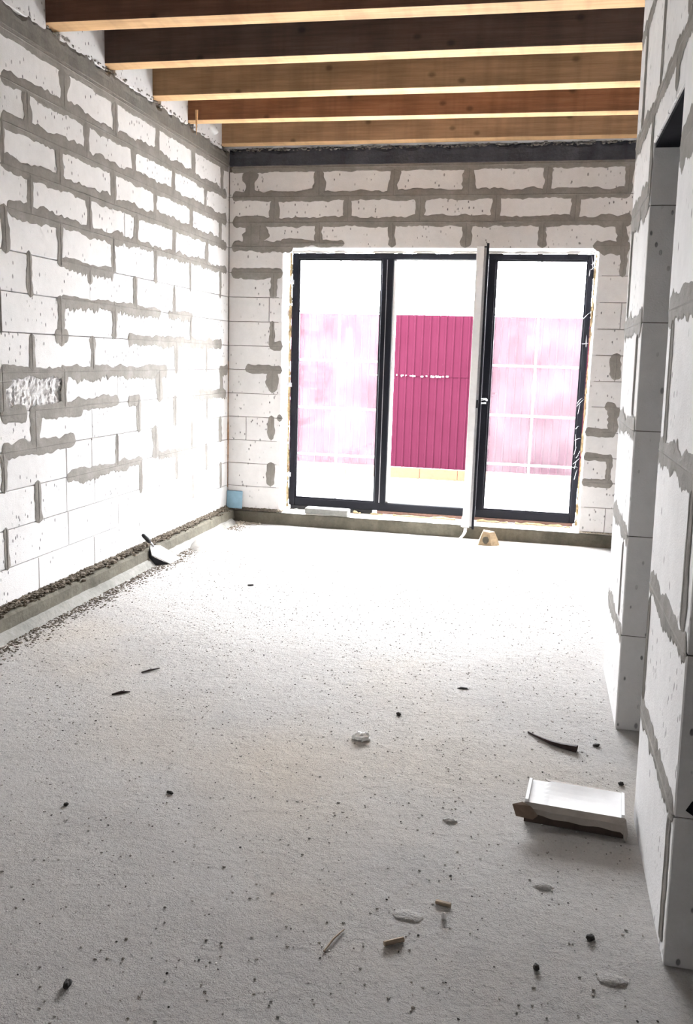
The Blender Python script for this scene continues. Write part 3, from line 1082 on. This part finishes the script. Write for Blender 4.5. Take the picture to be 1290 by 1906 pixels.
for i in range(8):
    xa = -5.2 + i * 1.15 - .0
    mesh_obj('metal_sheet', *sheet(xa, xa + 1.16, .17, 1.56, -.004 * (i % 2)), 'fence', fence)
    mesh_obj('metal_sheet', *sheet(xa, xa + 1.16, 1.545, 2.44, -.012 - .004 * (i % 2)), 'fence', fence)
    box('footing_brick', xa, xa + .57, -.03, .09, 0, .165, 'brick', fence, .006)
    box('footing_brick', xa + .575, xa + 1.145, -.03, .09, 0, .165, 'brick', fence, .006)
r = random.Random(9)
for i in range(34):
    x = -1.4 + i * .035 * 1.0 + r.uniform(-.01, .01)
    if r.random() < .75:
        V, F = lump_vf(x, -.030, 1.548 + r.uniform(-.006, .006), r.uniform(.008, .022), .006, r.uniform(.006, .016), r, 6, 4, .4)
        mesh_obj('paint_chip', V, F, 'web', fence)

structure(box('unseen_sky_blocker', 5.2, 9.0, .9, 5.7, -.34, 4.8, 'aac_plain'))  # slab added out of view to cut sky light on the left wall

# ------------------------------------------------------------------ things lying about
# blue plastic square in the back corner
t = tag(empty('plastic_cover', (.075, -.026, .122)), 'pale blue square plastic cover standing in the back left corner', 'cover')
t.rotation_euler = (math.radians(-4), 0, 0)
mesh_obj('plate', *box_vf(-.072, .072, -.014, 0, 0, .155, .006), 'blue', t)
mesh_obj('rim', *join([box_vf(-.066, .066, .0005, .012, .004, .012), box_vf(-.066, .066, .0005, .012, .14, .149), box_vf(-.066, -.058, .0005, .012, .012, .14), box_vf(.058, .066, .0005, .012, .012, .14)]), 'blue', t)

# grey block strip on the sill
t = tag(empty('block_offcut', (.895, .04, .113), math.radians(-1.5)), 'pale grey block offcut lying on the sill under the left window light', 'block')
V, F = box_vf(-.19, .19, -.05, .05, 0, .052, .006)
mesh_obj('body', [(x + random.uniform(-.002, .002), y, z + random.uniform(-.0015, .0015)) for x, y, z in V], F, 'grey_block', t)

# ochre wedge of brick against the sill
t = tag(empty('brick_chunk', (2.288, -.20, 0), math.radians(8)), 'ochre wedge-shaped brick chunk on the floor below the open leaf', 'brick')
n = 6
base = [(-.085, -.05, 0), (.02, -.065, 0), (.09, -.03, 0), (.085, .05, 0), (-.08, .05, 0)]
top = [(-.045, -.01, .108), (.0, -.018, .100), (.045, -.005, .104), (.04, .035, .100), (-.04, .04, .112)]
mid = [tuple((a[k] * .45 + b[k] * .55) * (1.0 if k == 2 else 1.04) for k in range(3)) for a, b in zip(base, top)]
V = base + mid + top
F = [(4, 3, 2, 1, 0), (10, 11, 12, 13, 14)]
for lv in (0, 5):
    for k in range(5):
        F.append((lv + k, lv + (k + 1) % 5, lv + 5 + (k + 1) % 5, lv + 5 + k))
mesh_obj('body', V, F, 'stone', t)
mesh_obj('mortar_patch', *lump_vf(-.03, -.052, .042, .026, .010, .03, random.Random(4), 8, 5, .2), 'kerb', t)

# strip of white film curling from the leaf to the floor
pts = [(2.125, -.55, .182), (2.120, -.50, .145), (2.10, -.42, .10), (2.07, -.33, .055), (2.03, -.25, .018), (1.99, -.19, .006)]
V, F = [], []
for i, p_ in enumerate(pts):
    V += [(p_[0] - .012, p_[1], p_[2]), (p_[0] + .012, p_[1] + .004, p_[2] + .002), (p_[0] - .012, p_[1], p_[2] + .002), (p_[0] + .012, p_[1] + .004, p_[2] + .004)]
for i in range(len(pts) - 1):
    a, b = i * 4, i * 4 + 4
    F += [(a, a + 1, b + 1, b), (a + 2, b + 2, b + 3, a + 3), (a, b, b + 2, a + 2), (a + 1, a + 3, b + 3, b + 1)]
tag(mesh_obj('film_strip', V, F, 'pvc', None), 'white strip of film curling from the open leaf down to the floor', 'strip')

# trowel leaning over the left kerb
t = tag(empty('trowel', (.10, -1.62, 0)), 'mortar-crusted trowel with a dark handle leaning on the left kerb', 'trowel')
V = [(-.035, -.115, .125), (.055, .075, .020), (.095, -.02, .006), (.06, -.10, .012), (.010, -.135, .075), (-.03, -.06, .128)]
V = [(-.030, -.10, .130), (.010, -.02, .115), (.115, .085, .012), (.095, -.055, .004), (-.005, -.125, .070)]
top = [(x, y, z + .006) for x, y, z in V]
F = [(4, 3, 2, 1, 0), (5, 6, 7, 8, 9)] + [(k, (k + 1) % 5, 5 + (k + 1) % 5, 5 + k) for k in range(5)]
mesh_obj('blade', V + top, F, 'trowel', t)
mesh_obj('blade_shadow', [(-.032, -.102, .128), (-.007, -.127, .068), (.093, -.057, .002), (.02, -.12, .002), (-.03, -.13, .06), (-.034, -.106, .130)], [(0, 1, 2, 3, 4, 5)], 'black', t)  # black sheet painting the shade below the blade, not a tool part
mesh_obj('tang', *tube_vf([(-.012, -.075, .125), (-.022, -.095, .150), (-.030, -.115, .160)], .006, 8), 'steel', t, True)
mesh_obj('handle', *tube_vf([(-.028, -.110, .160), (-.034, -.135, .185), (-.042, -.165, .212), (-.046, -.18, .222)], [.012, .016, .015, .010], 10), 'black', t, True)

# low pale mound of spilled mortar by the kerb
V, F = [], []
nr, ns = 7, 26
rg = random.Random(31)
t1 = smooth_noise(32, 3, ns + 1)
V.append((0, 0, .055))
for i in range(1, nr + 1):
    for k in range(ns):
        th = 2 * math.pi * k / ns
        rr_ = i / nr
        wv = 1 + .10 * t1[k]
        V.append((.15 * rr_ * wv * math.cos(th), .44 * rr_ * wv * math.sin(th), .055 * (1 - rr_ ** 2.6) + rg.uniform(-.002, .002) - (.006 if i == nr else 0)))
for k in range(ns):
    F.append((0, 1 + k, 1 + (k + 1) % ns))
for i in range(nr - 1):
    for k in range(ns):
        a = 1 + i * ns + k
        b = 1 + i * ns + (k + 1) % ns
        F.append((a, a + ns, b + ns, b))
o = mesh_obj('mortar_mound', V, F, 'mound', None, True)
o.location = (.21, -.83, 0)
tag(o, 'low pale mound of spilled mortar along the left kerb near the corner', 'mound')

# flattened carton by the right pier
t = tag(empty('cardboard_box', (2.815, -4.47, 0), math.radians(-4.5)), 'flat crushed cardboard carton with a white top by the right pier', 'box')
BW, BD, BH_ = .152, .075, .075
mesh_obj('tray', *join([box_vf(-BW + .004, BW - .002, -BD + .010, -BD + .013, 0.001, .045), box_vf(-BW + .004, BW - .002, BD - .003, BD, .001, .07), box_vf(-BW, -BW + .003, -BD + .010, BD, .001, .06),
                        box_vf(BW - .003, BW, -BD + .010, BD, .001, .06), box_vf(-BW + .004, BW - .004, -BD + .013, BD - .003, .001, .004)]), 'card_in', t)
# the lid panel sags between its folded ends
nx, ny = 14, 6
V, F = [], []
s1 = smooth_noise(81, 4, nx + 1)
s2 = smooth_noise(82, 3, ny + 1)
for j in range(ny + 1):
    for i in range(nx + 1):
        u, w = i / nx, j / ny
        x = -BW + .012 + (2 * BW - .024) * u
        y = -BD + 2 * BD * w
        V.append((x, y, .076 - .005 * math.sin(math.pi * u) * math.sin(math.pi * w) + .002 * s1[i] * s2[j] + .012 * (w - .5) * (1 if u > .15 else .4)))
F = [(j * (nx + 1) + i, j * (nx + 1) + i + 1, (j + 1) * (nx + 1) + i + 1, (j + 1) * (nx + 1) + i) for j in range(ny) for i in range(nx)]
lid = mesh_obj('lid', V, F, 'card_white', t)
lid['label'] = 'white printed lid panel'
for sx in (-1, 1):
    x = sx * (BW - .006)
    mesh_obj('side_fold', *box_vf(min(x - .005, x + .005), max(x - .005, x + .005), -BD, BD, .06, .084, .001), 'card_white', t)
# front flap: grey-brown panel bent outwards
nx = 20
V, F = [], []
s1 = smooth_noise(83, 3, nx + 1)
for i in range(nx + 1):
    u = i / nx
    x = -BW + 2 * BW * u
    V += [(x, -BD - .001, .074), (x + (-.012 if i == 0 else 0), -BD - .016 + .002 * s1[i], .060 + .002 * s1[i]), (x + (-.02 if i == 0 else 0), -BD - .020 + .003 * s1[i], .044 + .003 * s1[i] - .006 * u),
          (x + (-.02 if i == 0 else 0), -BD - .016 + .003 * s1[i], .044 + .003 * s1[i] - .006 * u), (x, -BD + .003, .071)]
for i in range(nx):
    for k in range(4):
        F.append((i * 5 + k, i * 5 + k + 1, (i + 1) * 5 + k + 1, (i + 1) * 5 + k))
fl = mesh_obj('front_flap', V, F, 'card_grey', t)
fl['label'] = 'grey-brown front flap bent outwards'
V = [(-BW - .006, -BD - .004, .074), (-BW - .036, -BD - .022, .070), (-BW - .022, -BD - .030, .036), (-BW + .03, -BD - .032, .034), (-BW + .045, -BD - .028, .048), (-BW + .02, -BD - .016, .070)]
top = [(x, y - .003, z + .001) for x, y, z in V]
F = [(5, 4, 3, 2, 1, 0), (6, 7, 8, 9, 10, 11)] + [(k, (k + 1) % 6, 6 + (k + 1) % 6, 6 + k) for k in range(6)]
mesh_obj('corner_flap', V + top, F, 'card', t)
V = [(BW - .03, -BD - .019, .052), (BW + .002, -BD - .004, .074), (BW + .012, -BD + .006, .02), (BW + .006, -BD - .015, .004), (BW - .002, -BD - .022, .030)]
top = [(x + .001, y - .003, z) for x, y, z in V]
F = [(4, 3, 2, 1, 0), (5, 6, 7, 8, 9)] + [(k, (k + 1) % 5, 5 + (k + 1) % 5, 5 + k) for k in range(5)]
mesh_obj('corner_flap', V + top, F, 'card_grey', t)
mesh_obj('back_flap', [(-BW + .06, BD, .080), (BW - .02, BD, .080), (BW - .04, BD + .024, .070), (-BW + .05, BD + .026, .074), (-BW + .06, BD, .082), (BW - .02, BD, .082), (BW - .04, BD + .024, .072), (-BW + .05, BD + .026, .076)],
         [(3, 2, 1, 0), (4, 5, 6, 7), (0, 1, 5, 4), (1, 2, 6, 5), (2, 3, 7, 6), (3, 0, 4, 7)], 'card_grey', t)

# curved strip of dark bark
pts = [(2.659, -3.825), (2.680, -3.852), (2.700, -3.872), (2.725, -3.896), (2.752, -3.918), (2.787, -3.935), (2.815, -3.944), (2.840, -3.950)]
V, F = [], []
for i, (x, y) in enumerate(pts):
    h = .002 + .0022 * i
    wdt = .002 + .0012 * i
    V += [(x, y - wdt, .001 + .004 * math.sin(math.pi * i / 7)), (x + wdt * .6, y + wdt, .001), (x + wdt * .8, y + wdt * 1.2, .004 + h), (x, y - wdt * .4, .004 + h * 1.1)]
for i in range(len(pts) - 1):
    for k in range(4):
        F.append((i * 4 + k, i * 4 + (k + 1) % 4, i * 4 + 4 + (k + 1) % 4, i * 4 + 4 + k))
F += [(3, 2, 1, 0), tuple(len(pts) * 4 - 4 + k for k in range(4))]
tag(mesh_obj('bark_strip', V, F, 'bark'), 'long curved strip of dark bark on the floor behind the carton', 'bark')

# crumpled white paper
V, F = lump_vf(0, 0, .010, .034, .024, .016, random.Random(12), 14, 9, .32)
o = mesh_obj('paper_scrap', V, F, 'paper')
o.location = (2.035, -4.07, 0)
tag(o, 'crumpled white paper scrap in the middle of the floor', 'paper')

# sticks and stubs
def stick(pts, rad, mat, label, cat='stick', n=7, name='wood_stick'):
    o = mesh_obj(name, *tube_vf(pts, rad, n), mat)
    tag(o, label, cat)


stick([(2.192, -5.292, .003), (2.205, -5.245, .006), (2.222, -5.200, .004)], [.0025, .003, .002], 'stick', 'thin straight twig on the floor, left of the short stub', 'twig', 5, 'twig')
stick([(2.332, -5.232, .007), (2.352, -5.218, .007), (2.376, -5.202, .007)], .0065, 'stick', 'short round wood stub on the floor right of the thin twig', 'stick', 9, 'wood_stub')
o = mesh_obj('wood_splinter', *box_vf(-.021, .022, -.006, .006, .0, .010, .002), 'stick')
o.location, o.rotation_euler = (2.456, -5.026, 0), (0, math.radians(2), math.radians(-8))
tag(o, 'flat pale wood chip on the floor, nearer than the carton', 'wood chip')
stick([(.925, -3.935, .003), (.955, -3.905, .006), (.985, -3.885, .003)], [.003, .006, .002], 'bark', 'small curled dark sliver on the floor well ahead of the twig, left of centre', 'sliver', 6, 'wood_sliver')
stick([(.93, -3.66, .004), (.955, -3.63, .006), (.985, -3.585, .004)], [.003, .005, .002], 'bark', 'dark thin sliver farther off than the curled one on the left floor', 'sliver', 6, 'wood_sliver')
DB = [(1.509, -4.658, .020, .008, .007, 'dark flat wood chip on the left floor'), (1.649, -5.554, .012, .020, .012, 'large dark crumb near the bottom left of the picture'),
      (.904, -2.033, .028, .012, .008, 'dark flat crumb on the bright floor, farthest of the dark ones'), (2.138, -3.798, .013, .012, .011, 'dark round crumb just behind the white paper scrap'),
      (2.369, -3.425, .03, .012, .006, 'flat grey flake on the bright floor beyond the bark strip'), (2.919, -3.878, .018, .012, .008, 'dark crumb between the bark strip and the far pier'),
      (1.221, -4.818, .010, .010, .008, 'round dark crumb on the far left floor'), (2.985, -4.18, .013, .010, .010, 'dark crumb against the near pier behind the carton'),
      (2.836, -5.071, .016, .012, .010, 'dark crumb with a pale tail on the floor in front of the carton'), (2.702, -5.221, .010, .012, .012, 'upright dark crumb in the right foreground')]
for i, (x, y, a, b, c_, lab) in enumerate(DB):
    o = mesh_obj('floor_crumb', *lump_vf(0, 0, c_ * .5, a * .8, b * .8, c_ * .7, random.Random(200 + i), 8, 5, .25), 'crumb_dark')
    o.location = (x, y, 0)
    o.rotation_euler = (0, 0, .4 * (i % 3) - .3)
    tag(o, lab, 'crumb', 'larger crumbs on the floor')
LB = [(2.718, -4.869, .034, .026, .010, 'pale flat mortar lump on the floor nearest in front of the carton'), (2.464, -5.084, .009, .009, .009, 'small white pebble just in front of the flat pale wood chip'),
      (2.372, -5.097, .05, .035, .007, 'wide low grey mortar lump left of the flat wood chip'), (2.43, -4.584, .028, .022, .010, 'grey mortar lump left of the carton'),
      (2.881, -5.214, .045, .03, .008, 'pale low mortar lump at the foot of the near pier')]
for i, (x, y, a, b, c_, lab) in enumerate(LB):
    o = mesh_obj('mortar_lump', *lump_vf(0, 0, .007 if i == 1 else 0, a * .85, b * .75, c_ * (.8 if i != 1 else 1.2), random.Random(300 + i), 18, 8, .09), 'floor' if i != 1 else 'paper')
    o.location = (x, y, 0)
    tag(o, lab, 'lump', 'mortar lumps on the floor')

# loose grit all over the screed
def floor_pt(r):
    y = -6.2 + 6.0 * r.random() ** .8
    return (r.uniform(.2, 2.98), y, 0.0, 1)


rubble('grit', 6500, floor_pt, 'crumb', FLOOR, 71, .0012, .0036)
rubble('dark_grit', 1100, floor_pt, 'crumb_dark', FLOOR, 72, .0010, .0030)
rubble('pale_grit', 500, floor_pt, 'paper', FLOOR, 73, .0012, .0030)

# splinter hanging off the fourth joist, white pipe stub in the gap behind it
V = [(.075, -.895, 3.16), (.092, -.895, 3.16), (.088, -.897, 3.07), (.083, -.90, 2.99), (.077, -.897, 3.06), (.075, -.905, 3.16), (.092, -.905, 3.16), (.088, -.905, 3.07), (.083, -.904, 2.99), (.077, -.905, 3.06)]
F = [(4, 3, 2, 1, 0), (5, 6, 7, 8, 9)] + [(k, (k + 1) % 5, 5 + (k + 1) % 5, 5 + k) for k in range(5)]
tag(mesh_obj('hanging_splinter', [(x, y - .008, z) for x, y, z in V], F, 'wood_pale'), 'pale wood splinter hanging down from the red-brown joist at the left wall', 'splinter')
t = tag(mesh_obj('pipe_stub', *tube_vf([(-.05, -.44, 3.20), (.012, -.40, 3.165), (.028, -.375, 3.128)], .024, 14), 'pipe', None, True), 'white pipe stub poking out of the left wall beside the last joist', 'pipe')
